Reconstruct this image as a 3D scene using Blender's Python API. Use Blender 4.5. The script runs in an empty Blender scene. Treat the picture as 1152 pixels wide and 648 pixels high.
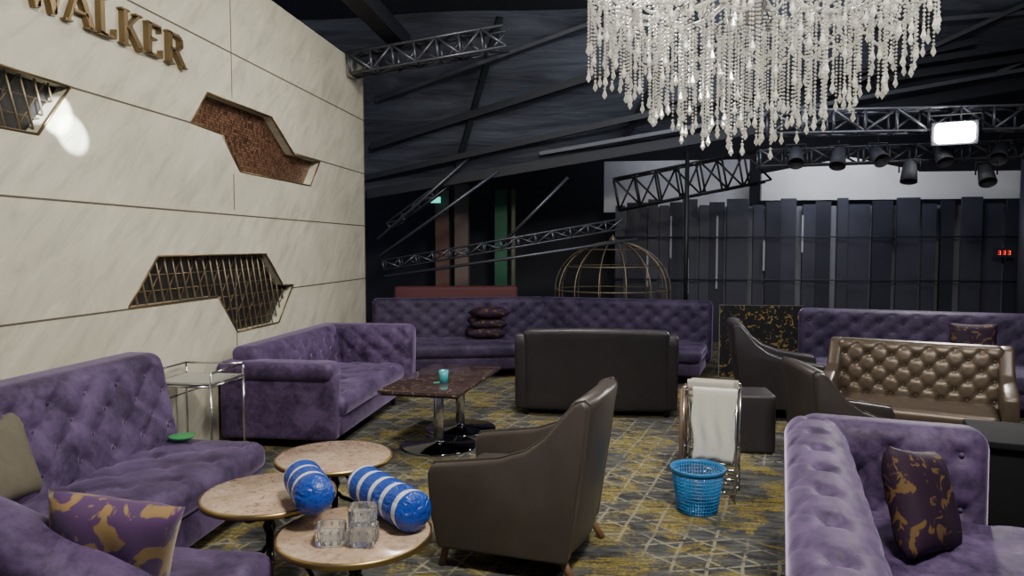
import bpy, bmesh, math, random
import numpy as np
from mathutils import Vector, Matrix
random.seed(7); rng=np.random.default_rng(5)
C=bpy.context.scene.collection
# ------------------------------------------------------------------ materials
class NT:
    def __init__(s,name):
        s.m=bpy.data.materials.new(name); s.m.use_nodes=True; s.t=s.m.node_tree; s.n=s.t.nodes
        s.b=s.n['Principled BSDF']
    def put(s,inp,v):
        if hasattr(v,'links') or isinstance(v,bpy.types.NodeSocket): s.t.links.new(v,inp)
        else:
            if inp.type=='RGBA' and len(v)==3: v=(*v,1)
            inp.default_value=v
    def M(s,op,a,b=0.0,c=None):
        n=s.n.new('ShaderNodeMath'); n.operation=op; s.put(n.inputs[0],a); s.put(n.inputs[1],b)
        if c is not None: s.put(n.inputs[2],c)
        return n.outputs[0]
    def mix(s,f,a,b):
        n=s.n.new('ShaderNodeMix'); n.data_type='RGBA'; s.put(n.inputs[0],f); s.put(n.inputs[6],a); s.put(n.inputs[7],b); return n.outputs[2]
    def co(s,kind='Object'): return s.n.new('ShaderNodeTexCoord').outputs[kind]
    def mp(s,vec,sc=(1,1,1),rot=(0,0,0)):
        n=s.n.new('ShaderNodeMapping'); s.put(n.inputs[0],vec); n.inputs['Scale'].default_value=sc; n.inputs['Rotation'].default_value=rot; return n.outputs[0]
    def noise(s,vec,scale,det=4,rough=.5,dist=0,out=0):
        n=s.n.new('ShaderNodeTexNoise'); s.put(n.inputs['Vector'],vec); n.inputs['Scale'].default_value=scale
        n.inputs['Detail'].default_value=det; n.inputs['Roughness'].default_value=rough; n.inputs['Distortion'].default_value=dist
        return n.outputs[out]
    def warp(s,vec,scale,amt):
        n=s.n.new('ShaderNodeVectorMath'); n.operation='MULTIPLY_ADD'; s.put(n.inputs[0],s.noise(vec,scale,2,.5,0,1)); n.inputs[1].default_value=(amt,amt,amt); s.put(n.inputs[2],vec); return n.outputs[0]
    def vor(s,vec,scale,feat='F1',out=0):
        n=s.n.new('ShaderNodeTexVoronoi'); n.feature=feat; s.put(n.inputs['Vector'],vec); n.inputs['Scale'].default_value=scale; return n.outputs[out]
    def ramp(s,f,a,b):
        n=s.n.new('ShaderNodeMapRange'); s.put(n.inputs[0],f); n.inputs[1].default_value=a; n.inputs[2].default_value=b; return n.outputs[0]
    def xyz(s,vec):
        n=s.n.new('ShaderNodeSeparateXYZ'); s.put(n.inputs[0],vec); return n.outputs
    def bump(s,h,st=.3,d=.01):
        n=s.n.new('ShaderNodeBump'); n.inputs['Strength'].default_value=st; n.inputs['Distance'].default_value=d
        s.put(n.inputs['Height'],h); s.t.links.new(n.outputs[0],s.b.inputs['Normal'])
    def set(s,**k):
        for a,v in k.items(): s.put(s.b.inputs[a.replace('_',' ')],v)
        return s
def simple(name,col,rough=.5,metal=0,var=.15,scale=8,**k):
    t=NT(name); f=t.noise(t.co(),scale)
    lo=tuple(c*(1-var) for c in col); hi=tuple(min(1,c*(1+var)) for c in col)
    t.set(Base_Color=t.mix(f,lo,hi),Roughness=rough,Metallic=metal,**k); return t.m
def m_velvet(name,lo,hi,sheen,sw=.8):
    t=NT(name); c=t.co(); a=t.noise(c,5,5,.6,.6); b=t.noise(c,30,3,.6)
    f=t.ramp(t.M('ADD',t.M('MULTIPLY',a,.75),t.M('MULTIPLY',b,.3)),.40,.66)
    t.set(Base_Color=t.mix(f,lo,hi),Roughness=.62,Sheen_Weight=sw,Sheen_Roughness=.28,Sheen_Tint=sheen,Specular_IOR_Level=.3)
    t.bump(t.noise(c,160,2),.25,.003); return t.m
def m_carpet():
    t=NT('carpet'); c=t.co()
    streak=t.noise(t.mp(c,(2.2,9,1),(0,0,.25)),1.6,6,.75)
    streak2=t.noise(t.mp(c,(1.4,12,1),(0,0,.1)),2.3,6,.8)
    ymask=t.M('MULTIPLY',t.ramp(t.noise(c,2.6,6,.72,.6),.48,.54),t.ramp(streak2,.43,.53))
    fine=t.noise(c,55,2,.7)
    base=t.mix(t.ramp(streak,.40,.60),(.010,.012,.020),(.105,.105,.10))
    base=t.mix(t.M('MULTIPLY',fine,.6),base,(.075,.073,.068))
    cw=t.warp(c,3.0,.04)
    def fam(ang,k):
        v=t.xyz(t.mp(cw,(1,1,1),(0,0,ang)))[0]
        return t.M('LESS_THAN',t.M('ABSOLUTE',t.M('SUBTRACT',t.M('FRACT',t.M('MULTIPLY',v,k)),.5)),.05)
    ln=t.M('MAXIMUM',t.M('MAXIMUM',fam(.25,6),fam(.25+math.pi/3,6)),fam(.25+2*math.pi/3,6))
    ln=t.M('MULTIPLY',ln,t.ramp(t.noise(c,1.5,4,.6),.43,.53))
    ln=t.M('MULTIPLY',ln,t.ramp(t.noise(c,16,3,.7),.38,.50))
    col=t.mix(t.M('MULTIPLY',ymask,.85),base,t.mix(t.ramp(fine,.35,.65),(.12,.09,.018),(.34,.27,.065)))
    col=t.mix(t.M('MULTIPLY',ln,.65),col,(.30,.28,.20))
    t.set(Base_Color=col,Roughness=.95,Specular_IOR_Level=.1); t.bump(fine,.5,.004); return t.m
def m_wall():
    t=NT('wall_marble'); c=t.co()
    st=t.noise(t.mp(t.mp(c,(1,1,1),(-.75,0,0)),(1,1.2,5)),1.6,8,.65,.5)
    cl=t.noise(c,1.1,4,.6)
    col=t.mix(t.ramp(cl,.3,.7),(.62,.59,.465),(.50,.475,.375)); col=t.mix(t.M('MULTIPLY',t.ramp(st,.50,.66),.6),col,(.35,.33,.265))
    col=t.mix(t.M('MULTIPLY',t.ramp(st,.46,.34),.4),col,(.74,.715,.60))
    t.set(Base_Color=col,Roughness=.40); return t.m
def m_stone(name,a,b,c3,sc,rough=.2,lo=.55):
    t=NT(name); c=t.co(); n=t.noise(c,sc,8,.7,1.0)
    col=t.mix(t.ramp(n,.35,.65),a,b); col=t.mix(t.M('MULTIPLY',t.ramp(t.noise(c,sc*2.2,6,.75),lo,lo+.08),.85),col,c3)
    t.set(Base_Color=col,Roughness=rough,Coat_Weight=.3); return t.m
def m_pattern(name,bg,fg,sc,th=.5,sh=.3):
    t=NT(name); c=t.co(); n=t.noise(c,sc,3,.5,1.6)
    t.set(Base_Color=t.mix(t.ramp(n,th,th+.04),bg,fg),Roughness=.7,Sheen_Weight=sh,Specular_IOR_Level=.25); t.bump(t.noise(c,200,2),.2,.002); return t.m
def m_emit(name,col,st):
    t=NT(name); t.set(Base_Color=col,Emission_Color=col,Emission_Strength=st); return t.m
def m_mosaic():
    t=NT('copper_mosaic'); c=t.co(); x,y,z=t.xyz(c); k=42
    fx=t.M('FRACT',t.M('MULTIPLY',y,k)); fz=t.M('FRACT',t.M('MULTIPLY',z,k))
    g=t.M('MAXIMUM',t.M('LESS_THAN',fx,.14),t.M('LESS_THAN',fz,.14))
    n=t.n.new('ShaderNodeTexWhiteNoise'); cm=t.n.new('ShaderNodeCombineXYZ')
    t.put(cm.inputs[1],t.M('FLOOR',t.M('MULTIPLY',y,k))); t.put(cm.inputs[2],t.M('FLOOR',t.M('MULTIPLY',z,k))); t.put(n.inputs[0],cm.outputs[0])
    col=t.mix(n.outputs[0],(.06,.025,.014),(.36,.19,.11)); col=t.mix(g,col,(.01,.006,.005))
    t.set(Base_Color=col,Metallic=.5,Roughness=.35); return t.m
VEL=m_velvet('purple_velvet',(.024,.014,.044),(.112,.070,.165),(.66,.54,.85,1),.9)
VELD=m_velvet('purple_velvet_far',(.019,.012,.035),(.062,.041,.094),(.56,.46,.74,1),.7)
CARPET=m_carpet()
WALLM=m_wall()
TAN=m_stone('tan_marble',(.38,.25,.18),(.56,.42,.31),(.22,.11,.08),14)
RED=m_stone('red_marble',(.035,.022,.022),(.085,.052,.048),(.40,.34,.31),11,.06,.57)
def leather(name,c,r,metal=0):
    t=NT(name); co=t.co(); f=t.noise(co,6,4,.6)
    t.set(Base_Color=t.mix(f,tuple(v*.7 for v in c),tuple(v*1.3 for v in c)),Roughness=r,Metallic=metal)
    t.bump(t.vor(co,180),.25,.002); return t.m
CHAIR=leather('taupe_leather',(.054,.043,.038),.37)
CHAIRB=leather('charcoal_leather',(.034,.029,.034),.42)
BRONZE=leather('bronze_leather',(.110,.082,.060),.33,.35)
CHROME=simple('chrome',(.6,.6,.62),.18,1,.05)
CHROMED=simple('dark_chrome',(.16,.16,.18),.10,1,.05)
GOLD=simple('gold_metal',(.45,.32,.13),.35,1,.1)
GOLDD=simple('antique_gold',(.20,.14,.07),.4,.8,.2)
GOLDL=simple('dim_brass',(.26,.21,.14),.45,.6,.4,12)
IRON=simple('black_iron',(.02,.02,.022),.5,.5)
DARK=simple('dark_paint',(.020,.022,.032),.7)
SLATE=simple('slate_board',(.042,.043,.064),.6,0,.3,3)
SLATE2=simple('slate_board_dark',(.022,.023,.038),.6,0,.3,3)
GREYW=simple('grey_plaster',(.72,.72,.72),.8,0,.15,2)
WOODR=simple('red_wood',(.17,.085,.065),.5,0,.3,4)
GREEN=simple('green_paint',(.035,.15,.075),.6)
TOWEL=simple('white_terry',(.66,.65,.60),.95,0,.12,60)
WOOD=simple('wood_leg',(.16,.09,.05),.45,0,.2,20)
BLUEP=simple('blue_plastic',(.03,.20,.48),.35,0,.1)
def vinyl(name,a,b,r):
    t=NT(name); c=t.co(); n=t.noise(t.mp(c,(1,1,.5)),22,3,.6,1.2); t.set(Base_Color=t.mix(n,a,b),Roughness=r); t.bump(n,.8,.02); return t.m
ROLLB=vinyl('blue_vinyl',(.004,.02,.20),(.015,.09,.55),.26); ROLLW=vinyl('white_vinyl',(.62,.66,.74),(.85,.87,.9),.32)
KHAKI=simple('khaki_cloth',(.12,.105,.075),.85,0,.2,30)
PILP=m_pattern('purple_gold_brocade',(.070,.030,.10),(.24,.15,.06),9,.5,.2)
PILD=m_pattern('dark_gold_brocade',(.024,.010,.026),(.13,.075,.03),12,.55,0)
FLOR=m_pattern('black_gold_floral',(.008,.008,.01),(.28,.18,.05),14,.58)
REDC=simple('red_cloth',(.10,.025,.028),.7)
g=NT('clear_glass'); g.set(Base_Color=(.96,.99,.98),Roughness=.03,Transmission_Weight=.95,IOR=1.45); GLASS=g.m
g=NT('cut_glass'); g.set(Base_Color=(.98,1,1),Roughness=.03,Transmission_Weight=.93,IOR=1.4); CUTG=g.m
g=NT('crystal'); cc=g.noise(g.co(),30,2); g.set(Base_Color=g.mix(cc,(.80,.78,.70),(1,1,.98)),Roughness=.08,Transmission_Weight=.55,IOR=1.6,Emission_Color=(1,.95,.82),Emission_Strength=.08); CRY=g.m  # faint emission in the crystal brightens the unlit drops
def m_drape():
    t=NT('slate_drape'); c=t.co(); n=t.noise(t.mp(c,(.5,1,4),(0,-.22,0)),1.5,6,.65,.5)
    t.set(Base_Color=t.mix(t.ramp(n,.35,.7),(.028,.032,.047),(.080,.092,.125)),Roughness=.75); t.bump(n,.6,.08); return t.m  # blue-grey raised in the colour to stand in for background haze
DRAPE=m_drape()
# ------------------------------------------------------------------ mesh helpers
def empty(name,loc=(0,0,0),rz=0):
    o=bpy.data.objects.new(name,None); C.objects.link(o); o.location=loc; o.rotation_euler=(0,0,rz); o.empty_display_size=.1; return o
def mesh(name,V,F,mat,parent=None,smooth=False,loc=(0,0,0),rot=(0,0,0),fix=True,mats=None,mi=None):
    me=bpy.data.meshes.new(name); me.from_pydata([tuple(map(float,v)) for v in V],[],[tuple(int(i) for i in f) for f in F])
    for m in (mats or [mat]): me.materials.append(m)
    if mi is not None: me.polygons.foreach_set('material_index',mi)
    if smooth: me.polygons.foreach_set('use_smooth',[True]*len(me.polygons))
    if fix:
        bm=bmesh.new(); bm.from_mesh(me); bmesh.ops.remove_doubles(bm,verts=bm.verts,dist=1e-5); bmesh.ops.recalc_face_normals(bm,faces=bm.faces); bm.to_mesh(me); bm.free()
    me.update()
    o=bpy.data.objects.new(name,me); C.objects.link(o); o.parent=parent; o.location=loc; o.rotation_euler=rot; return o
def softbox(name,lo,hi,mat,parent=None,r=.03,res=.2,fn=None,loc=(0,0,0),rot=(0,0,0)):
    lo=np.array(lo,float);hi=np.array(hi,float);c=(lo+hi)/2;h=(hi-lo)/2; r=min(r,h.min()*.98)
    V=[];F=[];N=[]
    def ax(hh):
        n=max(1,int(round(2*(hh-r)/res))); mid=np.linspace(-hh+r,hh-r,n+1)
        e=[.12,.3,.5,.75] if r>.06 else [.3,.62]
        return np.concatenate([[-hh],[-hh+r*q for q in e],mid,[hh-r*q for q in e[::-1]],[hh]])
    for a in range(3):
        u,v=[i for i in range(3) if i!=a]; gu=ax(h[u]);gv=ax(h[v])
        for s in (-1,1):
            U,W=np.meshgrid(gu,gv,indexing='ij'); P=np.zeros((U.size,3)); P[:,u]=U.ravel();P[:,v]=W.ravel();P[:,a]=s*h[a]
            inner=np.clip(P,-(h-r),h-r); d=P-inner; d/=np.linalg.norm(d,axis=1)[:,None]; Q=inner+d*r
            b=sum(len(x) for x in V); V.append(Q);N.append(d); nu,nv=len(gu),len(gv)
            i,j=np.meshgrid(np.arange(nu-1),np.arange(nv-1),indexing='ij'); k=b+i.ravel()*nv+j.ravel()
            F+=np.stack([k,k+nv,k+nv+1,k+1],1).tolist()
    V=np.concatenate(V);N=np.concatenate(N)
    if fn is not None: V=fn(V.copy(),N,h)
    return mesh(name,V+c,F,mat,parent,True,loc,rot)
def tuft(axis,sign,du,dv,depth,crease=.5,lean=0,puff=0.0,drop=0.0):
    def fn(V,N,h):
        u,v=[i for i in range(3) if i!=axis]
        w=np.clip(N[:,axis]*sign,0,1)**2
        a=V[:,u]/du; b=V[:,v]/dv
        p=(a+b)/2; q=(a-b)/2
        dp=np.abs(p-np.round(p)); dq=np.abs(q-np.round(q))
        btn=np.exp(-((dp**2+dq**2)/(2*.13**2)))
        cr=np.maximum(np.exp(-(dp/.07)**2),np.exp(-(dq/.07)**2))
        edge=np.clip(np.minimum((h[u]-np.abs(V[:,u])),(h[v]-np.abs(V[:,v])))/.05,0,1)
        disp=-(depth*btn+depth*crease*cr)*edge + puff*(1-(V[:,u]/h[u])**4)*(1-(V[:,v]/h[v])**2)
        V[:,axis]+=sign*w*disp
        if drop: V[:,2]-=drop*np.clip(-V[:,0]/h[0],0,1)**1.5*(V[:,2]+h[2])/(2*h[2])
        if lean: V[:,1]+=lean*(V[:,2]+h[2])
        return V
    return fn
def comp(*f):
    def fn(V,N,h):
        for q in f: V=q(V,N,h)
        return V
    return fn
def buttons(parent,mat,lo,hi,axis,sign,du,dv,depth,lean=0,rad=.013,loc=(0,0,0),rz=0):
    lo=np.array(lo,float);hi=np.array(hi,float);c=(lo+hi)/2;h=(hi-lo)/2; u,v=[i for i in range(3) if i!=axis]
    V=[];F=[]
    for i in range(-40,41):
        for j in range(-20,21):
            if (i+j)%2: continue
            U=i*du;W=j*dv
            if abs(U)>h[u]-.06 or abs(W)>h[v]-.06: continue
            p=np.zeros(3);p[u]=U;p[v]=W;p[axis]=sign*(h[axis]-depth*.75); 
            if lean: p[1]+=lean*(p[2]+h[2])
            b=len(V); k=8
            for rr,hh in ((1,0),(.7,.6)):
                for t in range(k):
                    q=p.copy(); q[u]+=rad*rr*math.cos(t*2*math.pi/k); q[v]+=rad*rr*math.sin(t*2*math.pi/k); q[axis]+=sign*rad*hh; V.append(q+c)
            q=p.copy();q[axis]+=sign*rad*.8;V.append(q+c)
            for t in range(k):
                t2=(t+1)%k; F.append((b+t,b+t2,b+k+t2,b+k+t)); F.append((b+k+t,b+k+t2,b+2*k))
    if V: mesh('buttons',V,F,mat,parent,True,loc,(0,0,rz),fix=False)
def tubes(name,segs,r,mat,parent=None,k=8,smooth=True,loc=(0,0,0),rot=(0,0,0)):
    V=[];F=[]
    for sg in segs:
        pts=[np.array(p,float) for p in sg]; b=len(V); n=len(pts); pr=None
        for i,p in enumerate(pts):
            d=pts[min(i+1,n-1)]-pts[max(i-1,0)]; d/=np.linalg.norm(d)+1e-9
            if pr is None:
                a=np.array([0,0,1.]) if abs(d[2])<.9 else np.array([1.,0,0]); x=np.cross(d,a)
            else: x=pr-d*np.dot(pr,d)
            x/=np.linalg.norm(x)+1e-9; pr=x; y=np.cross(d,x)
            for t in range(k):
                an=2*math.pi*t/k; V.append(p+r*(math.cos(an)*x+math.sin(an)*y))
        closed=np.linalg.norm(pts[0]-pts[-1])<1e-6 and n>2
        for i in range(n-1):
            for t in range(k):
                t2=(t+1)%k; F.append((b+i*k+t,b+i*k+t2,b+(i+1)*k+t2,b+(i+1)*k+t))
        if not closed:
            F.append(tuple(b+t for t in range(k))[::-1]); F.append(tuple(b+(n-1)*k+t for t in range(k)))
    return mesh(name,V,F,mat,parent,smooth and k>4,loc,rot,fix=False)
def lathe(name,prof,mat,parent=None,k=48,loc=(0,0,0),rot=(0,0,0),mats=None,mf=None,smooth=True,cap=True):
    V=[];F=[];mi=[]
    for (r,z) in prof:
        for t in range(k): V.append((r*math.cos(2*math.pi*t/k),r*math.sin(2*math.pi*t/k),z))
    for i in range(len(prof)-1):
        for t in range(k):
            t2=(t+1)%k; F.append((i*k+t,i*k+t2,(i+1)*k+t2,(i+1)*k+t)); mi.append(mf(prof[i],prof[i+1]) if mf else 0)
    if cap:
        if prof[0][0]>1e-4: F.append(tuple(range(k))[::-1]); mi.append(0)
        if prof[-1][0]>1e-4: F.append(tuple((len(prof)-1)*k+t for t in range(k))); mi.append(0)
    return mesh(name,V,F,mat,parent,smooth,loc,rot,fix=not mf,mats=mats,mi=mi if mf else None)
def box(name,lo,hi,mat,parent=None,bev=0.0,loc=(0,0,0),rot=(0,0,0)):
    if bev: return softbox(name,lo,hi,mat,parent,bev,10,loc=loc,rot=rot)
    V=[(x,y,z) for x in (lo[0],hi[0]) for y in (lo[1],hi[1]) for z in (lo[2],hi[2])]
    F=[(0,1,3,2),(4,6,7,5),(0,4,5,1),(2,3,7,6),(0,2,6,4),(1,5,7,3)]
    return mesh(name,V,F,mat,parent,False,loc,rot)
def prism(name,poly,axis,a,b,mat,parent=None,bev=0,seg=3,**k):
    def P(p,t):
        l=[p[0],p[1]]; l.insert(axis,t); return l
    n=len(poly); V=[P(p,a) for p in poly]+[P(p,b) for p in poly]
    F=[tuple(range(n))[::-1],tuple(range(n,2*n))]+[(i,(i+1)%n,n+(i+1)%n,n+i) for i in range(n)]
    o=mesh(name,V,F,mat,parent,False,**k)
    if bev:
        bm=bmesh.new();bm.from_mesh(o.data);bmesh.ops.bevel(bm,geom=bm.edges[:],offset=bev,segments=seg,affect='EDGES',profile=.5,clamp_overlap=True)
        for f in bm.faces:f.smooth=True
        bm.to_mesh(o.data);bm.free()
    return o
def pillow(name,w,h,t,mat,parent=None,loc=(0,0,0),rot=(0,0,0),n=18):
    V=[];F=[]
    for s in (1,-1):
        b=len(V)
        for i in range(n+1):
            for j in range(n+1):
                u=-1+2*i/n;v=-1+2*j/n
                e=((1-u**4)*(1-v**4))**.55
                pin=1-.07*(1-abs(u)**2)*abs(v)**2; pin2=1-.07*(1-abs(v)**2)*abs(u)**2
                V.append((u*w/2*pin2,s*t/2*e+.004*math.sin(9*u+4*v)*e,v*h/2*pin))
        for i in range(n):
            for j in range(n):
                k=b+i*(n+1)+j; F.append((k,k+n+1,k+n+2,k+1))
    return mesh(name,V,F,mat,parent,True,loc,rot)
# ------------------------------------------------------------------ sofas
def back(parent,x,y,rz,L,z0,z1,th,mat,du=.11,dv=.085,dep=.022,lean=.18,res=.022,r=.07,extra=None,drop=0):
    lo=(0,-th,z0);hi=(L,0,z1)
    f=tuft(1,-1,du,dv,dep,.4,lean,.012,drop)
    if extra: f=comp(extra,f)
    softbox('backrest',lo,hi,mat,parent,r,res,f,loc=(x,y,0),rot=(0,0,rz))
    if not drop: buttons(parent,mat,lo,hi,1,-1,du,dv,dep,lean,.012,(x,y,0),rz)
def seat(parent,x,y,rz,L,y0,y1,z0,z1,mat,du=.16,dv=.16,dep=.014,res=.03):
    softbox('seat_base',(0.02,y0+.03,.1),(L-.02,y1,z0+.02),mat,parent,.03,.3,loc=(x,y,0),rot=(0,0,rz))
    softbox('seat_cushion',(0,y0,z0),(L,y1,z1),mat,parent,.075,res,tuft(2,1,du,dv,dep,.6,0,.02),loc=(x,y,0),rot=(0,0,rz))
    c,s=math.cos(rz),math.sin(rz)
    sg=[]
    for px in (.1,L-.1):
        for py in (y0+.1,y1-.05):
            wx=x+px*c-py*s; wy=y+px*s+py*c; sg.append([(wx,wy,0),(wx,wy,.12)])
    tubes('feet',sg,.022,IRON,parent,8)
R90=math.pi/2
A=empty('purple_sectional_sofa',(0,0,0))
back(A,-2.82,1.75,R90,2.42,.30,.96,.26,VEL,.125,.105,.030,lean=.20,res=.02)
seat(A,-3.0,1.95,R90,2.2,-.98,-.12,.26,.44,VEL)
seat(A,-1.25,1.70,math.pi,1.8,-.95,-.12,.26,.44,VEL)
back(A,-1.26,1.80,math.pi,1.60,.16,.93,.24,VEL,.125,.105,.02,lean=.06,r=.1,drop=.34)
Bs=empty('purple_sectional_sofa',(0,0,0)); 
back(Bs,-2.93,5.5,R90,1.85,.14,.80,.24,VEL,.12,.1,.026,lean=.12)
seat(Bs,-3.05,5.5,R90,1.75,-1.0,-.12,.24,.42,VEL)
back(Bs,-3.0,7.42,0,1.02,.12,.80,.24,VEL,.12,.1,.026,lean=.08)
softbox('arm_panel',(-3.05,5.42,.08),(-2.10,5.58,.60),VEL,Bs,.04,.1)
softbox('arm_roll',(-3.06,5.36,.56),(-2.10,5.62,.70),VEL,Bs,.065,.06,tuft(2,1,.16,.13,.01,.4))
Cs=empty('purple_curved_sofa',(0,0,0))
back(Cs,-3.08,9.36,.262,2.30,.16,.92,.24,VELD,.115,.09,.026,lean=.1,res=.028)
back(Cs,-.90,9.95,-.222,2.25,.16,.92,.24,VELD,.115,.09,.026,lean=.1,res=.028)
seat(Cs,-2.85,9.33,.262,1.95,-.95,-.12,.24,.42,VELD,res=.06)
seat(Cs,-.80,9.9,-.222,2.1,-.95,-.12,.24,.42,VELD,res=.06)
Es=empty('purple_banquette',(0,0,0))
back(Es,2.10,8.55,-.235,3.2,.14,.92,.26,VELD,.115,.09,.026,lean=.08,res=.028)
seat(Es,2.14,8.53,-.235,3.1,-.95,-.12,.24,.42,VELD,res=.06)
Fs=empty('purple_corner_sofa',(.90,3.74,0),-.22)
back(Fs,-.02,-2.5,R90,2.5,.10,.80,.27,VEL,.14,.12,.026,lean=.03,res=.02,r=.11,extra=tuft(2,1,.14,.12,.03,.4))
back(Fs,0.02,0,-.03,.79,.10,.80,.22,VEL,.14,.12,.028,lean=.04,res=.02,r=.09)
seat(Fs,0.0,-2.5,R90,2.3,-1.02,-.2,.24,.42,VEL)
Bn=empty('tufted_leather_bench',(0,0,0)); bx,by,br=1.86,6.30,-.40; BL=1.14
back(Bn,bx,by,br,BL,.34,.86,.14,BRONZE,.085,.075,.028,lean=.14,res=.016,r=.05)
softbox('seat_cushion',(.04,-.62,.30),(BL-.04,-.1,.44),BRONZE,Bn,.05,.04,tuft(2,1,.3,.3,.01,.3,0,.02),loc=(bx,by,0),rot=(0,0,br))
softbox('seat_base',(.02,-.60,.12),(BL-.02,-.05,.32),CHAIR,Bn,.03,.4,loc=(bx,by,0),rot=(0,0,br))
for xx in (-.06,BL-.04):
    prism('arm',[(-.62,.10),(-.64,.58),(-.5,.62),(-.2,.66),(-.02,.84),(.08,.86),(.06,.10)],0,xx,xx+.10,BRONZE,Bn,.025,loc=(bx,by,0),rot=(0,0,br))
c_,s_=math.cos(br),math.sin(br)
tubes('feet',[[(bx+px*c_-py*s_,by+px*s_+py*c_,0),(bx+px*c_-py*s_,by+px*s_+py*c_,.14)] for px in (.02,BL) for py in (-.55,-.03)],.02,WOOD,Bn)
# ------------------------------------------------------------------ armchairs
def armchair(loc,rz,mat,w=.72,name='leather_armchair',sc=1.0):
    e=empty(name,loc,rz); e.scale=(sc,sc,sc); h=w/2
    side=[(-.33,.11),(-.37,.28),(-.385,.48),(-.36,.525),(-.22,.545),(-.02,.575),(.12,.625),(.22,.70),(.30,.80),(.36,.87),(.41,.885),(.43,.86),(.40,.6),(.33,.11)]
    for s in (-1,1):
        a,b=(h-.09,h) if s>0 else (-h,-h+.09)
        prism('side_panel',side,0,a,b,mat,e,.024)
    def fn(V,N,hh):
        V[:,1]+=.16*(V[:,2]+hh[2]); V[:,2]+=.03*(1-(V[:,0]/hh[0])**2)*(V[:,2]>0); V[:,1]+=.05*(1-(V[:,0]/hh[0])**2); return V
    softbox('back_shell',(-h+.03,.20,.11),(h-.03,.31,.88),mat,e,.045,.06,fn)
    softbox('front_rail',(-h+.06,-.33,.12),(h-.06,-.2,.33),mat,e,.02,.2)
    softbox('seat_deck',(-h+.06,-.3,.14),(h-.06,.26,.34),mat,e,.02,.2)
    softbox('seat_cushion',(-h+.09,-.35,.29),(h-.09,.24,.43),mat,e,.05,.05,tuft(2,1,5,5,0,0,0,.025))
    tubes('piping',[[(sx*(h-.045),y,z+.004) for y,z in side[2:12]] for sx in (-1,1)],.006,mat,e,6)
    prsm=[]
    for sx in (-1,1):
        for y0,y1 in ((-.30,-.33),(.28,.36)): prsm.append([(sx*(h-.06),y1,0),(sx*(h-.06),y0,.13)])
    tubes('legs',prsm,.02,WOOD,e,8)
    return e
armchair((-.44,3.78,0),-R90-.20,CHAIR,.72)
armchair((1.60,7.25,0),R90-.12,CHAIRB,.70)
armchair((1.62,5.02,0),R90+.10,leather('dark_taupe_leather',(.042,.034,.032),.42),.70,sc=.94)
L=empty('leather_loveseat',(-.12,6.98,0),math.pi+.03)
def fnl(V,N,hh):
    V[:,1]+=.10*(V[:,2]+hh[2]); V[:,2]+=.02*(1-(V[:,0]/hh[0])**2)*(V[:,2]>0); V[:,1]+=.04*(1-(V[:,0]/hh[0])**2)
    return V
softbox('back_shell',(-.68,-.06,.05),(.68,.08,.82),CHAIRB,L,.05,.06,fnl)
sd=[(-.68,.06),(-.70,.52),(-.62,.57),(-.4,.58),(-.15,.66),(.0,.78),(.12,.78),(.14,.7),(.08,.06)]
prism('arm',sd,0,-.76,-.64,CHAIRB,L,.03);prism('arm',sd,0,.64,.76,CHAIRB,L,.03)
softbox('seat_cushion',(-.66,-.66,.26),(.66,-.04,.44),CHAIRB,L,.05,.06)
softbox('seat_base',(-.66,-.62,.06),(.66,-.02,.28),CHAIRB,L,.03,.3)
tubes('feet',[[(x,y,0),(x,y,.08)] for x in (-.66,.66) for y in (-.6,.02)],.025,IRON,L)
softbox('cube_ottoman',(.92,5.80,.0),(1.28,6.16,.46),CHAIRB,None,.03,.1)
# ------------------------------------------------------------------ tables
def round_table(x,y,z,r,rot):
    e=empty('round_marble_table',(x,y,0),rot)
    lathe('marble_top',[(0,z-.022),(r-.012,z-.022),(r-.003,z-.016),(r-.003,z-.004),(r-.009,z),(0,z)],TAN,e,64)
    lathe('gold_rim',[(r-.004,z-.026),(r+.004,z-.024),(r+.004,z-.003),(r-.004,z-.001)],GOLD,e,64,cap=False)
    lathe('stem',[(.0,z-.03),(.09,z-.03),(.09,z-.04),(.022,z-.05),(.018,z-.12),(.03,z-.15),(.018,z-.18),(.016,.16),(.03,.13),(0,.1)],IRON,e,20)
    sg=[]
    for i in range(3):
        a=i*2*math.pi/3; p=[]
        for t in np.linspace(0,1,14):
            rr=.015+.24*t; zz=.30-.30*t**.7+.10*math.sin(t*math.pi); p.append((rr*math.cos(a),rr*math.sin(a),max(zz,.012)))
        sg.append(p)
        q=[]
        for t in np.linspace(0,1.6*math.pi,14):
            q.append(((.10+.045*math.cos(t))*math.cos(a),(.10+.045*math.cos(t))*math.sin(a),z-.09+.045*math.sin(t)))
        sg.append(q)
    tubes('scroll_legs',sg,.011,IRON,e,8)
round_table(-1.43,3.68,.50,.30,.3); round_table(-1.45,2.97,.54,.28,1.0); round_table(-.985,2.74,.48,.30,.9)
T=empty('rectangular_marble_table',(-1.33,5.88,0),-.10)
softbox('marble_top',(-.32,-.64,.50),(.32,.62,.53),RED,T,.008,2); softbox('apron',(-.30,-.62,.485),(.30,.60,.503),IRON,T,.005,2)
for yy in (-.16,.42):
    lathe('chrome_pedestal',[(0,0),(.31,0),(.315,.008),(.30,.016),(.05,.03),(.036,.05),(.036,.46),(.12,.485),(0,.487)],CHROMED,T,40,loc=(0,yy,0))
    lathe('chrome_pole',[(.037,.06),(.040,.065),(.040,.44),(.037,.445)],CHROME,T,24,loc=(0,yy,0),cap=False)
lathe('cyan_tumbler',[(0,.531),(.03,.531),(.038,.63),(.034,.63),(.028,.54),(0,.54)],simple('cyan_glass',(.05,.38,.45),.1),None,24,loc=(-1.28,5.62,0))
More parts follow.
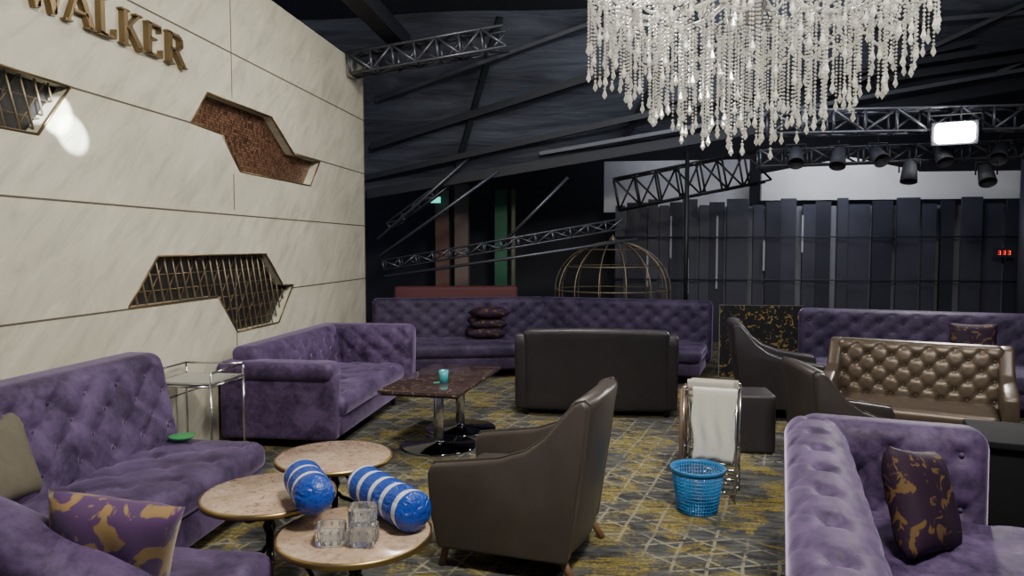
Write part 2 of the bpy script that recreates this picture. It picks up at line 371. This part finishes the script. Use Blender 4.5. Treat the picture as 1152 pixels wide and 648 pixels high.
def roll(p0,p1,r,z,name='striped_inflatable_roll'):
    p0=Vector((*p0,z));p1=Vector((*p1,z));d=p1-p0;Lh=d.length
    prof=[];n=72; tot=Lh+2*r*.75
    for i in range(n+1):
        s=-r*.75+tot*i/n
        if s<0: rr=r*math.sqrt(max(0,1-(s/(r*.75))**2))
        elif s>Lh: rr=r*math.sqrt(max(0,1-((s-Lh)/(r*.75))**2))
        else: rr=r
        rr*=1+.07*abs(math.sin((s+.02)/.10*math.pi))-.06
        prof.append((max(rr,0),s))
    def mf(a,b):
        s=(a[1]+b[1])/2; q=(s+.02)%.10
        return 1 if (q<.038 and s>.0 and s<Lh+.01) else 0
    o=lathe(name,prof,ROLLB,None,32,mats=[ROLLB,ROLLW],mf=mf)
    o.rotation_mode='QUATERNION'; o.rotation_quaternion=d.to_track_quat('Z','Y'); o.location=p0; return o
roll((-1.28,2.93),(-1.14,2.72),.080,.54+.084); roll((-1.05,3.05),(-.76,2.76),.082,.48+.086)
def cup(name,x,y,z,w,h,rz):
    e=empty(name,(x,y,z+.002),rz); a=w/2;t=.012; V=[];F=[]
    rings=[(a*.92,0),(a,.006),(a,h-.004),(a-.003,h),(a-t,h),(a-t*1.2,.02),(0.001,.018)]
    for (q,zz) in rings:
        c=q*.8
        V+=[(q,-c,zz),(q,c,zz),(c,q,zz),(-c,q,zz),(-q,c,zz),(-q,-c,zz),(-c,-q,zz),(c,-q,zz)]
    for i in range(len(rings)-1):
        for k in range(8): F.append((i*8+k,i*8+(k+1)%8,(i+1)*8+(k+1)%8,(i+1)*8+k))
    F.append(tuple(range(8))[::-1]); mesh('glass_body',V,F,CUTG,e)
    sg=[]
    for k in (-2,0,2):
        for s in (-1,1):
            sg.append([(k*w/7,s*a,.008),(k*w/7,s*a,h-.01)]); sg.append([(s*a,k*w/7,.008),(s*a,k*w/7,h-.01)])
    tubes('cut_ribs',sg,.004,CUTG,e,5)
cup('glass_ashtray',-1.035,2.62,.48,.105,.07,.3); cup('glass_ashtray',-.915,2.63,.48,.105,.07,.1); cup('glass_ashtray',-.915,2.635,.552,.095,.07,.2)
# ------------------------------------------------------------------ side table
S=empty('glass_side_table',(-2.82,4.74,0))
a=.22
tubes('chrome_frame',[[(x,y,0),(x,y,.76)] for x in (-a,a) for y in (-a,a)]+[[(x1,y1,z),(x2,y2,z)] for z in (.18,.67,.76) for x1,y1,x2,y2 in ((-a,-a,a,-a),(a,-a,a,a),(a,a,-a,a),(-a,a,-a,-a)) if not (z==.76 and y1==y2==-a)],.008,CHROME,S,8)
box('glass_top',(-a,-a,.675),(a,a,.687),GLASS,S); box('tray_mat',(-a+.03,-a+.03,.6875),(a-.03,a-.03,.691),simple('pale_mat',(.34,.34,.31),.5),S); box('glass_shelf',(-a,-a,.185),(a,a,.193),GLASS,S)
lathe('green_dish',[(0,.44),(.06,.44),(.075,.455),(.07,.455),(.0,.446)],simple('green_plastic',(.03,.25,.08),.4),None,32,loc=(-2.50,4.02,0.025))
# ------------------------------------------------------------------ pillows
pillow('khaki_pillow',.42,.42,.15,KHAKI,None,(-2.66,2.84,.66),(-.32,0,R90))
pillow('brocade_pillow',.38,.42,.15,PILP,None,(-1.50,2.02,.66),(.30,.22,.35))
pillow('brocade_pillow',.42,.42,.16,PILD,None,(1.22,3.02,.60),(-.32,.22,R90-.80))
pillow('brocade_pillow',.42,.42,.15,PILD,None,(3.55,7.72,.64),(-.25,0,-.2))
P=empty('cushion_stack',(-1.55,9.2,0),.25)
for i,(rx,yy) in enumerate([(R90,0),(R90+.06,.02),(R90-.05,-.01)]):
    pillow('cushion',.5-.03*i,.42,.15,PILD,P,(.02*i,yy,.51+.125*i),(rx,0,.1*i))
# ------------------------------------------------------------------ towel rack + basket
K=empty('towel_rack',(.665,4.82,0),-.25)
sg=[]
for x in (-.16,.16):
    for y in (-.14,.14): sg.append([(x,y,0),(x,y,.70)])
    for z in (.06,.14,.22,.32,.70): sg.append([(x,-.14,z),(x,.14,z)])
for y in (-.14,.14):
    for z in (.06,.12,.18,.24,.66,.70): sg.append([(-.16,y,z),(.16,y,z)])
tubes('rack_frame',sg,.008,CHROME,K,8)
tubes('wood_bars',[[(-.175,y,.70),(-.175,y,.03)] for y in (-.15,-.05,.05)],.011,WOOD,K,8)
def drape(name,x0,x1,y,z0,ztop,mat,parent,dz,ph=0):
    V=[];F=[];nx=26;path=[]
    for t in np.linspace(0,1,16): path.append((y-.022,z0+(ztop-z0)*t))
    for t in np.linspace(.1,.9,6): path.append((y-.02*math.cos(t*math.pi),ztop+.016*math.sin(t*math.pi)))
    for t in np.linspace(1,0,8): path.append((y+.02,z0+dz+(ztop-z0-dz)*t))
    for i,(py,pz) in enumerate(path):
        k=min(1,abs(ztop-pz)/.25)
        for j in range(nx+1):
            u=j/nx; nar=1-.10*k*(1 if i<16 else 0)
            V.append(((x0+x1)/2+(x1-x0)*(u-.5)*nar+.008*math.sin(pz*20+ph),py-.016*k*(.5+.5*math.sin(u*17+ph+pz*3)),pz+((.02*math.sin(u*3+ph)+.012*u) if i<3 else 0)))
    for i in range(len(path)-1):
        for j in range(nx): k=i*(nx+1)+j; F.append((k,k+1,k+nx+2,k+nx+1))
    o=mesh(name,V,F,mat,parent,True); m=o.modifiers.new('t','SOLIDIFY'); m.thickness=.007; return o
drape('towel',-.11,.16,-.145,.25,.705,TOWEL,K,.12,.5)
drape('towel_back',-.15,.15,.14,.36,.71,simple('cream_terry',(.36,.32,.25),.95),K,.1,1.7)
drape('towel_top',-.15,.14,0,.58,.725,simple('grey_terry',(.42,.40,.36),.95),K,.0,2.7)
Bk=empty('blue_plastic_basket',(.54,4.50,0))
lathe('basket_bottom',[(0,.004),(.118,.004),(.12,.012),(0,.012)],BLUEP,Bk,36)
sg=[]
for i in range(52):
    a1=2*math.pi*i/52; sg.append([(.118*math.cos(a1),.118*math.sin(a1),.005),(.152*math.cos(a1),.152*math.sin(a1),.26)])
for z in np.linspace(.03,.24,11):
    r=.118+.034*z/.26; sg.append([(r*math.cos(t),r*math.sin(t),z) for t in np.linspace(0,2*math.pi,41)])
tubes('basket_mesh',sg,.0038,BLUEP,Bk,5)
lathe('basket_rim',[(.150,.245),(.158,.245),(.166,.268),(.160,.272),(.152,.262),(.150,.245)],BLUEP,Bk,48,cap=False)
# ------------------------------------------------------------------ room
box('floor',(-5.5,-1,-.1),(9,16,0),CARPET)
def wallcut(poly): return prism('cut',poly,0,-3.2,-3.0,WALLM)
mos=[(5.44,2.79),(6.55,2.79),(7.02,2.51),(7.68,2.51),(7.42,2.23),(5.93,2.23),(5.64,2.50),(5.20,2.52)]
low=[(4.75,1.53),(6.38,1.53),(6.72,1.23),(6.95,1.22),(6.62,.88),(5.83,.88),(5.53,1.20),(4.42,1.20)]
upc=[(1.9,2.52),(2.2,2.8),(2.9,2.8),(3.2,2.53),(3.96,2.52),(3.70,2.21),(2.6,2.21),(2.3,2.5)]
w=box('wall_left',(-3.28,-1,0),(-3.1,9.14,3.86),WALLM)
for p in (mos,low,upc):
    c=wallcut(p); m=w.modifiers.new('b','BOOLEAN'); m.operation='DIFFERENCE'; m.object=c; m.solver='EXACT'
    dg=bpy.context.evaluated_depsgraph_get(); me=bpy.data.meshes.new_from_object(w.evaluated_get(dg)); w.modifiers.clear(); w.data=me; bpy.data.objects.remove(c)
def clip(poly,p,d):
    ts=[]
    n=len(poly)
    for i in range(n):
        a=poly[i];b=poly[(i+1)%n]; ex,ey=b[0]-a[0],b[1]-a[1]; den=d[0]*ey-d[1]*ex
        if abs(den)<1e-9: continue
        t=((a[0]-p[0])*ey-(a[1]-p[1])*ex)/den; s=((a[0]-p[0])*d[1]-(a[1]-p[1])*d[0])/den
        if 0<=s<1: ts.append(t)
    ts.sort(); return [(ts[i],ts[i+1]) for i in range(0,len(ts)-1,2)]
def art(name,poly,panel_mat,rods):
    e=empty(name); prism('panel',poly,0,-3.199,-3.19,panel_mat,e)
    tubes('bronze_frame',[[(-3.1,*poly[i]),(-3.1,*poly[(i+1)%len(poly)])] for i in range(len(poly))],.008,GOLDD,e,6)
    if rods:
        sg=[];sg2=[]
        for i in range(-10,60):
            y=poly[0][0]-.6+i*.10
            for t0,t1 in clip(poly,(y,1.0),(-.30,1)): sg.append([(-3.15,y-.30*t0,1+t0),(-3.15,y-.30*t1,1+t1)])
            if i%2==0:
                for t0,t1 in clip(poly,(y,1.0),(.75,1)): sg2.append([(-3.165,y+.75*t0,1+t0),(-3.165,y+.75*t1,1+t1)])
        for i in range(0,30):
            z=.85+i*.11 if poly is low else 2.2+i*.11
            for t0,t1 in clip(poly,(0,z),(1,0.0001)): sg2.append([(-3.16,t0,z),(-3.16,t1,z)])
        tubes('brass_rods',sg,.0065,GOLDL,e,6); tubes('lattice_rods',sg2,.004,GOLDD,e,5)
art('mosaic_wall_panel',mos,m_mosaic(),False)
DK=simple('dark_recess',(.012,.010,.010),.5,.2)
art('lattice_wall_panel',low,DK,True); art('lattice_wall_panel',upc,DK,True)
seam=simple('seam_brown',(.10,.08,.055),.8)  # dark brown of the panel joints
k=1
for z in (.52,1.19,1.86,2.52,3.19):
    cuts=[]
    for p in (mos,low,upc):
        ys=[t for ab in clip(p,(0,z+.0007),(1,0)) for t in ab]
        if ys and min(ys)>0: cuts.append((min(ys),max(ys)))
    cuts.sort(); y0=-1; segs=[]
    for a_,b_ in cuts: segs.append((y0,a_)); y0=b_
    segs.append((y0,9.14))
    V=empty('trim_%d'%k);k+=1
    for a_,b_ in segs: box('seam',(-3.101,a_,z-.006),(-3.098,b_,z+.006),seam,V)
V=empty('trim_%d'%k)
for y in (2.2,5.82,9.12): 
    for z0,z1 in ((0,1.5),(1.9,2.2),(2.82,3.86)) if y==5.82 else ((0,3.86),):
        box('seam',(-3.101,y-.005,z0),(-3.098,y+.005,z1),seam,V)
def letters():
    e=empty('gold_sign_letters'); H=.215; G={
    'W':[(0,1,.28,0,.2),(.28,0,.5,1,.09),(.5,1,.75,0,.2),(.75,0,1,1,.09)],
    'A':[(.05,0,.48,1,.08),(.48,1,.93,0,.2),(.2,.33,.78,.33,.07)],
    'L':[(.25,0,.25,1,.18),(.1,.03,.9,.03,.07),(.88,.0,.9,.28,.06)],
    'K':[(.22,0,.22,1,.18),(.25,.42,.85,1,.08),(.42,.55,.92,0,.19)],
    'E':[(.22,0,.22,1,.18),(.1,.03,.88,.03,.07),(.1,.97,.84,.97,.07),(.22,.52,.62,.52,.07),(.88,0,.9,.26,.06),(.84,.76,.84,1,.06)],
    'R':[(.22,0,.22,1,.18),(.22,.97,.6,.97,.08),(.6,.97,.8,.88,.13),(.8,.9,.82,.62,.16),(.82,.64,.6,.5,.12),(.2,.5,.62,.5,.07),(.5,.5,.95,0,.18)],
    'I':[(.5,0,.5,1,.18)]}
    serif={'W':[(-.1,1,.2),(.38,1,.62),(.85,1,1.12)],'A':[(-.08,0,.2),(.75,0,1.1)],'L':[(.05,0,.45),(.08,1,.45)],'K':[(.05,0,.42),(.05,1,.42),(.68,1,1.0),(.78,0,1.08)],'E':[],'R':[(.05,0,.42),(.08,1,.3),(.8,0,1.1)],'I':[(.1,0,.9),(.1,1,.9)]}
    y=3.10
    for ch,wd in (('I',.14),('E',.20),(' ',.12),('W',.26),('A',.22),('L',.185),('K',.225),('E',.20),('R',.23)):
        if ch==' ': y+=wd; continue
        V=[];F=[]
        def q(a,b,c,d,t):
            dx,dz=(c-a)*wd,(d-b)*H; l=math.hypot(dx,dz); nx,nz=-dz/l*t*H/2,dx/l*t*H/2; o=len(V)
            for X in (-3.1,-3.06):
                for sx,sz,ex in ((a,b,1),(c,d,1),(c,d,-1),(a,b,-1)):
                    V.append((X,y+sx*wd+nx*ex,2.89+sz*H+nz*ex))
            F.extend([(o,o+1,o+2,o+3),(o+4,o+5,o+6,o+7),(o,o+1,o+5,o+4),(o+1,o+2,o+6,o+5),(o+2,o+3,o+7,o+6),(o+3,o,o+4,o+7)])
        for s in G[ch]: q(*s)
        for a,b,c in serif[ch]: q(a,b,c,b,.055)
        mesh('letter_'+ch.lower(),V,F,None,e,mats=[GOLDD]); y+=wd+.03
letters()
CEIL=simple('ceiling_paint',(.036,.040,.055),.85,0,.35,.8)
box('ceiling',(-5.5,-1,4.6),(9,16,4.7),CEIL)
box('wall_back',(-5.5,15.2,0),(9,15.4,4.6),DARK)
box('wall_right',(8.0,2,0),(8.2,15.2,4.6),DARK)
def zb(x): return 2.35+.155*(x+3.5)
def dpt(x,t,off=0): 
    return (x,10.9-1.4*t-off,zb(x)+(4.6-zb(x))*t)
def bulk():
    V=[];F=[];n=60;m=16
    for i in range(n+1):
        x=-5+13*i/n
        for j in range(m+1):
            t=j/m; p=dpt(x,t); V.append((p[0],p[1]+.06*math.sin(x*2+t*9),p[2]))
    for i in range(n):
        for j in range(m): k=i*(m+1)+j; F.append((k,k+1,k+m+2,k+m+1))
    mesh('sloped_roof_lining',V,F,DRAPE,None,True)
bulk()
BEAM=simple('beam_paint',(.016,.018,.026),.6,.2,.3); BEAML=simple('beam_grey',(.075,.08,.10),.5,.3,.3)
def beam(e,p,q,w,h,m):
    p=Vector(p);q=Vector(q);d=q-p; o=box('beam',(0,-w/2,-h/2),(d.length,w/2,h/2),m,e); o.location=p; o.rotation_mode='QUATERNION'; o.rotation_quaternion=d.to_track_quat('X','Z'); return o
RBm=empty('sloped_roof_beams')
for (x0,t0,x1,t1,wd,m_) in ((-3.6,.02,7.8,.02,.14,BEAM),(-3.6,.12,4.5,.55,.08,BEAM),(-3.4,.30,2.0,.85,.10,BEAM),(-1.0,.10,7.8,.30,.05,BEAML),(0.5,.35,7.8,.62,.08,BEAM),(1.5,.75,7.8,.80,.05,BEAML),(-3.2,.55,.4,.98,.05,BEAML),(2.8,.2,5.0,.9,.05,BEAM),(5.0,.2,6.6,.9,.05,BEAM),(-2.2,.1,-1.4,.95,.05,BEAM),(.2,.1,1.0,.95,.05,BEAM),(3.6,.3,7.8,.42,.10,BEAM)):
    beam(RBm,dpt(x0,t0,.12),dpt(x1,t1,.12),.08,wd,m_)
SHB=empty('wall_shade_box'); beam(SHB,(-2.6,6.3,4.20),(-2.55,9.0,4.10),.22,.18,BEAM)  # box added to cast shade on the upper wall
def truss(name,p0,p1,w,n,r=.022,mat=IRON):
    p0=np.array(p0,float);p1=np.array(p1,float);d=p1-p0;L_=np.linalg.norm(d);d/=L_
    u=np.cross(d,(0,0,1.));u/=np.linalg.norm(u);v=np.cross(u,d);c=[(a*u+b*v)*w/2 for a,b in ((-1,-1),(1,-1),(1,1),(-1,1))]
    sg=[[p0+q,p1+q] for q in c]
    for i in range(n):
        a=p0+d*L_*i/n;b=p0+d*L_*(i+1)/n
        for j in range(4):
            q1,q2=c[j],c[(j+1)%4]; sg.append([a+q1,b+q2] if i%2 else [a+q2,b+q1]); sg.append([a+q1,a+q2])
    return tubes(name,sg,r,mat,None,6)
STEEL=simple('truss_steel',(.12,.125,.15),.4,.7)
truss('lighting_truss',(1.9,9.3,3.07),(7.5,9.3,3.07),.26,16,.018,STEEL)
truss('lighting_truss',(1.9,9.9,2.72),(7.5,9.9,2.85),.2,18,.015,STEEL)
truss('lighting_truss',(-3.3,10.6,1.32),(0.2,10.6,1.92),.14,14,.014,STEEL)
truss('lighting_truss',(.1,11.0,2.35),(2.2,11.0,2.75),.45,7,.016,IRON)
truss('lighting_truss',(-3.05,8.6,3.75),(-1.2,8.6,4.0),.24,7,.018,STEEL)
truss('lighting_truss',(-3.3,10.9,1.9),(-2.2,10.9,2.7),.12,5,.014,STEEL)
tubes('hanging_pipes',[[(-3.4,10.6,1.7),(-2.0,10.6,2.9)],[(-3.4,10.7,1.45),(-1.6,10.7,2.7)],[(-1.6,10.8,1.6),(-.6,10.8,2.6)],[(-3.3,10.6,1.15),(.4,10.6,1.7)]],.026,STEEL,None,6)
tubes('steel_post',[[(1.05,10.4,.0),(1.05,10.4,2.9)]],.03,IRON,None,8)
def parcan(x,y,z,rx,rz):
    e=empty('stage_spotlight',(x,y,z),rz)
    lathe('can',[(0,-.16),(.05,-.16),(.075,-.10),(.085,.0),(.095,.12),(.088,.12),(.07,.02),(0,.0)],DARK,e,20,rot=(rx,0,0))
    tubes('yoke',[[(-.11,0,0),(-.11,0,.15),(.11,0,.15),(.11,0,0)],[(0,0,.15),(0,0,.24)]],.01,IRON,e,6)
for x,z,rx in ((2.15,2.62,2.4),(2.62,2.6,2.6),(3.05,2.62,2.2),(3.4,2.42,2.8),(3.75,2.62,2.5),(4.22,2.38,2.5),(4.35,2.62,2.2),(4.85,2.6,2.6)):
    parcan(x*1.03,9.3,z+.05,rx,random.uniform(-.6,.6))
FL=empty('flood_light',(3.86,9.0,2.88),-.35)
softbox('housing',(-.24,.02,-.14),(.24,.10,.14),DARK,FL,.02,.5); softbox('lens',(-.20,-.06,-.115),(.20,.06,.115),m_emit('lamp_white',(1,.98,.9),60),FL,.055,.03)
tubes('yoke',[[(-.26,.08,0),(-.26,.08,.22),(.26,.08,.22),(.26,.08,0)]],.012,IRON,FL,6)
# slatted partition
SP=empty('slatted_partition',(0,12.6,0))
box('partition_backing',(.1,.12,0),(7.9,.16,2.26),simple('partition_grey',(.20,.20,.23),.7),SP)
x=.1;i=0
while x<7.8:
    wd=random.choice([.16,.20,.30,.34,.24]); z0=random.choice([.0,.0,.0,.35,.5]); 
    box('slat',(x,-.04+.05*(i%2),z0),(min(x+wd,7.85),.02+.05*(i%2),2.28+.05*(i%3)),[SLATE,SLATE2,SLATE][i%3],SP); x+=wd+random.choice([.01,.03,.09]); i+=1
WS=simple('pale_slit',(.36,.37,.42),.7)
for xx,za,zb_ in ((.62,.9,1.5),(1.0,1.4,2.1),(1.28,.8,1.4),(1.75,.9,2.1),(2.5,1.2,1.7),(3.1,1.5,2.1)):
    box('pale_slot',(xx,-.055,za),(xx+.03,-.045,zb_),WS,SP)
tubes('partition_rail',[[(.1,-.1,1.05),(7.9,-.1,1.05)],[(.1,-.1,1.75),(7.9,-.1,1.75)]],.012,SLATE2,SP,6)
prism('upper_wall_panel',[(2.5,2.36),(7.9,2.36),(7.9,2.80),(5.0,2.80),(3.9,3.05),(2.5,2.80)],1,12.75,12.85,GREYW)
box('grey_wall_panel',(-.1,13.3,2.2),(2.4,13.4,3.1),simple('grey_dim',(.55,.55,.58),.8))
Dd=empty('door_1',(0,13,0))
for x0,x1,m_,z1 in ((-3.1,-2.85,WOODR,2.7),(-2.75,-2.5,simple('beige_col',(.20,.145,.12),.6),2.7),(-2.02,-1.80,GREEN,2.6),(-1.72,-1.66,simple('olive_col',(.14,.15,.08),.6),2.6)):
    box('column',(x0,0,0),(x1,.15,z1),m_,Dd)
box('exit_sign',(-3.12,12.7,2.36),(-2.94,12.73,2.46),m_emit('exit_green',(.1,.9,.7),1.5))
Ck=empty('digital_clock',(6.05,12.3,1.5)); box('case',(-.14,0,-.07),(.14,.05,.07),DARK,Ck)
rm=m_emit('red_led',(1,.03,.02),3)
for i in range(3):
    x=-.09+i*.07
    for a_,b_,c_,d_ in ((0,-.03,.035,-.026),(0,.026,.035,.03),(0,-.002,.035,.002),(.031,-.03,.035,.03)): box('segment',(x+a_,-.004,b_),(x+c_,0,d_),rm,Ck)
tubes('partition_post',[[(6.3,12.2,0),(6.3,12.2,3)]],.1,SLATE,None,12)
G=empty('gold_birdcage',(.05,11.2,0)); sg=[];R_=.86
for i in range(14):
    a1=2*math.pi*i/14; sg.append([(R_*math.cos(a1),R_*math.sin(a1),0)]+[(R_*math.cos(t)*math.cos(a1),R_*math.cos(t)*math.sin(a1),.95+.72*math.sin(t)) for t in np.linspace(0,math.pi/2-.03,14)])
for z,rr in ((.02,R_),(.5,R_),(.95,R_),(1.3,R_*.875),(1.55,R_*.55)): sg.append([(rr*math.cos(t),rr*math.sin(t),z) for t in np.linspace(0,2*math.pi,49)])
tubes('cage_bars',sg,.010,GOLDL,G,6); lathe('finial',[(0,1.64),(.05,1.66),(.06,1.7),(.02,1.75),(.0,1.78)],GOLDL,G,16)
box('floral_partition',(1.35,9.25,0),(2.35,9.33,.88),FLOR)
RB=empty('red_booth',(-2.2,10.5,0),.2); softbox('backrest',(-.9,0,.2),(.9,.16,1.02),REDC,RB,.05,.3); softbox('seat',(-.9,.1,.0),(.9,.6,.42),REDC,RB,.05,.3)
bt=empty('black_cocktail_table',(2.50,4.62,0),-.3)
BT=simple('matte_black',(.010,.010,.012),.85,0,.15,8,Specular_IOR_Level=.2)
softbox('top',(-.35,-.3,.46),(.35,.3,.50),BT,bt,.01,1); softbox('body',(-.30,-.25,.0),(.30,.25,.46),BT,bt,.02,1)
# ------------------------------------------------------------------ chandelier
def chandelier(cx,cy):
    e=empty('crystal_chandelier',(cx,cy,0)); B=[]
    def bead(p,r,zs=1.0): B.append((p[0],p[1],p[2],r,zs))
    rings=[(.88,3.02,2.63,64),(.79,2.98,2.54,50),(.66,2.94,2.46,46),(.52,2.90,2.37,40),(.38,2.88,2.29,30),(.25,2.86,2.23,18),(.12,2.84,2.19,9)]
    for R0,zt,zb,n in rings:
        for i in range(n):
            a1=2*math.pi*(i+random.random()*.4)/n; ze=zb+random.uniform(-.05,.13); x=R0*math.cos(a1);y=R0*math.sin(a1); z=zt-.02
            while z>ze: bead((x,y,z),.0068+.002*random.random()); z-=.020
            bead((x,y,ze-.010),.010); bead((x,y,ze-.044),.0145,2.0)
    n=12
    for (Ra,za),(Rb,zb2),dep in (((.88,3.02),(.88,3.02),.20),((.88,3.10),(.88,3.10),.10),((.88,3.05),(.55,3.1),.18),((.88,3.02),(.70,2.98),.24),((.79,2.98),(.79,2.98),.26),((.70,2.98),(.70,2.98),.2),((.55,3.1),(.2,3.25),.18),((.60,2.98),(.60,2.98),.28),((.45,2.95),(.45,2.95),.15)):
        for i in range(n):
            a1=2*math.pi*i/n; a2=a1+(2*math.pi/n if Ra==Rb else math.pi/n)
            p=np.array((Ra*math.cos(a1),Ra*math.sin(a1),za)); q=np.array((Rb*math.cos(a2),Rb*math.sin(a2),zb2)); L_=np.linalg.norm(p-q)+dep*.8; m=int(L_/.02)
            for j in range(m+1):
                t=j/m; s=p*(1-t)+q*t; s[2]-=dep*4*t*(1-t); bead(s,.0105)
            mid=(p+q)/2; mid[2]-=dep+.03; bead(mid,.014,2.0)
    V=[];F=[];k=6
    for x,y,z,r,zs in B:
        b=len(V); V.append((x,y,z+r*zs*(1.0 if zs==1 else 1.4)))
        for t in range(k): V.append((x+r*math.cos(t*math.pi/3),y+r*math.sin(t*math.pi/3),z-(0 if zs==1 else r*.5)))
        V.append((x,y,z-r*zs))
        for t in range(k): F.append((b,b+1+t,b+1+(t+1)%k)); F.append((b+7,b+1+(t+1)%k,b+1+t))
    mesh('crystal_drops',V,F,CRY,e,fix=False)
    sg=[]
    for i in range(12):
        a1=2*math.pi*i/12; sg.append([(rr*math.cos(a1),rr*math.sin(a1),zz) for rr,zz in ((.04,3.05),(.2,2.98),(.4,2.93),(.6,2.94),(.76,3.0),(.85,3.1),(.88,3.2))])
    tubes('glass_arms',sg,.014,CRY,e,8)
    tubes('ring_frame',[[(R0*math.cos(t),R0*math.sin(t),zt) for t in np.linspace(0,2*math.pi,49)] for R0,zt,_,_ in rings],.006,CHROME,e,6)
    lathe('stem',[(0,2.8),(.05,2.82),(.08,2.9),(.04,3.0),(.1,3.1),(.12,3.2),(.05,3.35),(.03,3.6),(.02,4.5),(.1,4.55),(.12,4.6),(0,4.6)],CHROME,e,20)
    for i in range(12):
        a1=2*math.pi*i/12; lathe('candle_cup',[(0,3.19),(.05,3.2),(.055,3.22),(.015,3.23),(.014,3.32),(0,3.33)],CRY,e,12,loc=(.88*math.cos(a1),.88*math.sin(a1),0))
chandelier(.755,4.2)
# ------------------------------------------------------------------ lights
def area(n,loc,tgt,size,power,col,sy=None):
    l=bpy.data.lights.new(n,'AREA'); l.energy=power; l.size=size; l.color=col
    if sy: l.shape='RECTANGLE'; l.size_y=sy
    o=bpy.data.objects.new(n,l); C.objects.link(o); o.location=loc; o.rotation_euler=(Vector(tgt)-Vector(loc)).to_track_quat('-Z','Y').to_euler(); return o
def spot(n,loc,tgt,power,ang,blend,col,r=.1):
    l=bpy.data.lights.new(n,'SPOT'); l.energy=power; l.spot_size=math.radians(ang); l.spot_blend=blend; l.color=col; l.shadow_soft_size=r
    o=bpy.data.objects.new(n,l); C.objects.link(o); o.location=loc; o.rotation_euler=(Vector(tgt)-Vector(loc)).to_track_quat('-Z','Y').to_euler(); return o
area('ceiling_light_front',(.8,1.2,4.3),(-1.6,5.0,.6),.7,275,(1,.95,.82))
area('ceiling_light_mid',(-.6,6.2,4.4),(-.8,6.6,0),.7,130,(1,.96,.90))
area('ceiling_light_right',(3.2,5.0,4.4),(2.4,5.6,0),.9,65,(.95,.94,1))
area('fill_light_back',(3.4,11.3,3.3),(4.2,12.9,2.6),.8,32,(.85,.88,1))  # added fill that brightens the upper wall panel, no fixture there
area('fill_light_rear',(1.0,12.4,3.9),(1.1,13.3,2.6),.5,9,(.85,.88,1))  # added fill aimed at the grey wall panel, no fixture there
area('fill_light_far',(1.5,8.0,4.2),(1.5,11,2.6),1.5,55,(.80,.85,1))  # added bluish fill to lift the sloped roof lining
spot('wall_gleam',(.4,2.6,2.9),(-3.1,3.84,2.35),8000,3.8,.35,(.90,.97,1),.02)
spot('wall_gleam_low',(.2,1.6,3.4),(-3.1,3.96,2.25),8000,3.0,.35,(.90,.97,1),.02)
spot('flood_beam',(3.80,8.85,2.86),(1.2,5.5,0),420,100,.8,(1,.97,.9),.15)
w=bpy.data.worlds.new('World'); bpy.context.scene.world=w; w.use_nodes=True; w.node_tree.nodes['Background'].inputs[0].default_value=(.33,.37,.55,1); w.node_tree.nodes['Background'].inputs[1].default_value=.31
# ------------------------------------------------------------------ camera
cam=bpy.data.cameras.new('camera'); co=bpy.data.objects.new('camera',cam); C.objects.link(co)
cam.sensor_width=36; cam.lens=36*830/1152; co.location=(0,0,1.6)
yaw=math.radians(7.5);th=math.atan(47/830)
d=Vector((-math.sin(yaw)*math.cos(th),math.cos(yaw)*math.cos(th),-math.sin(th))); co.rotation_euler=d.to_track_quat('-Z','Y').to_euler()
bpy.context.scene.camera=co
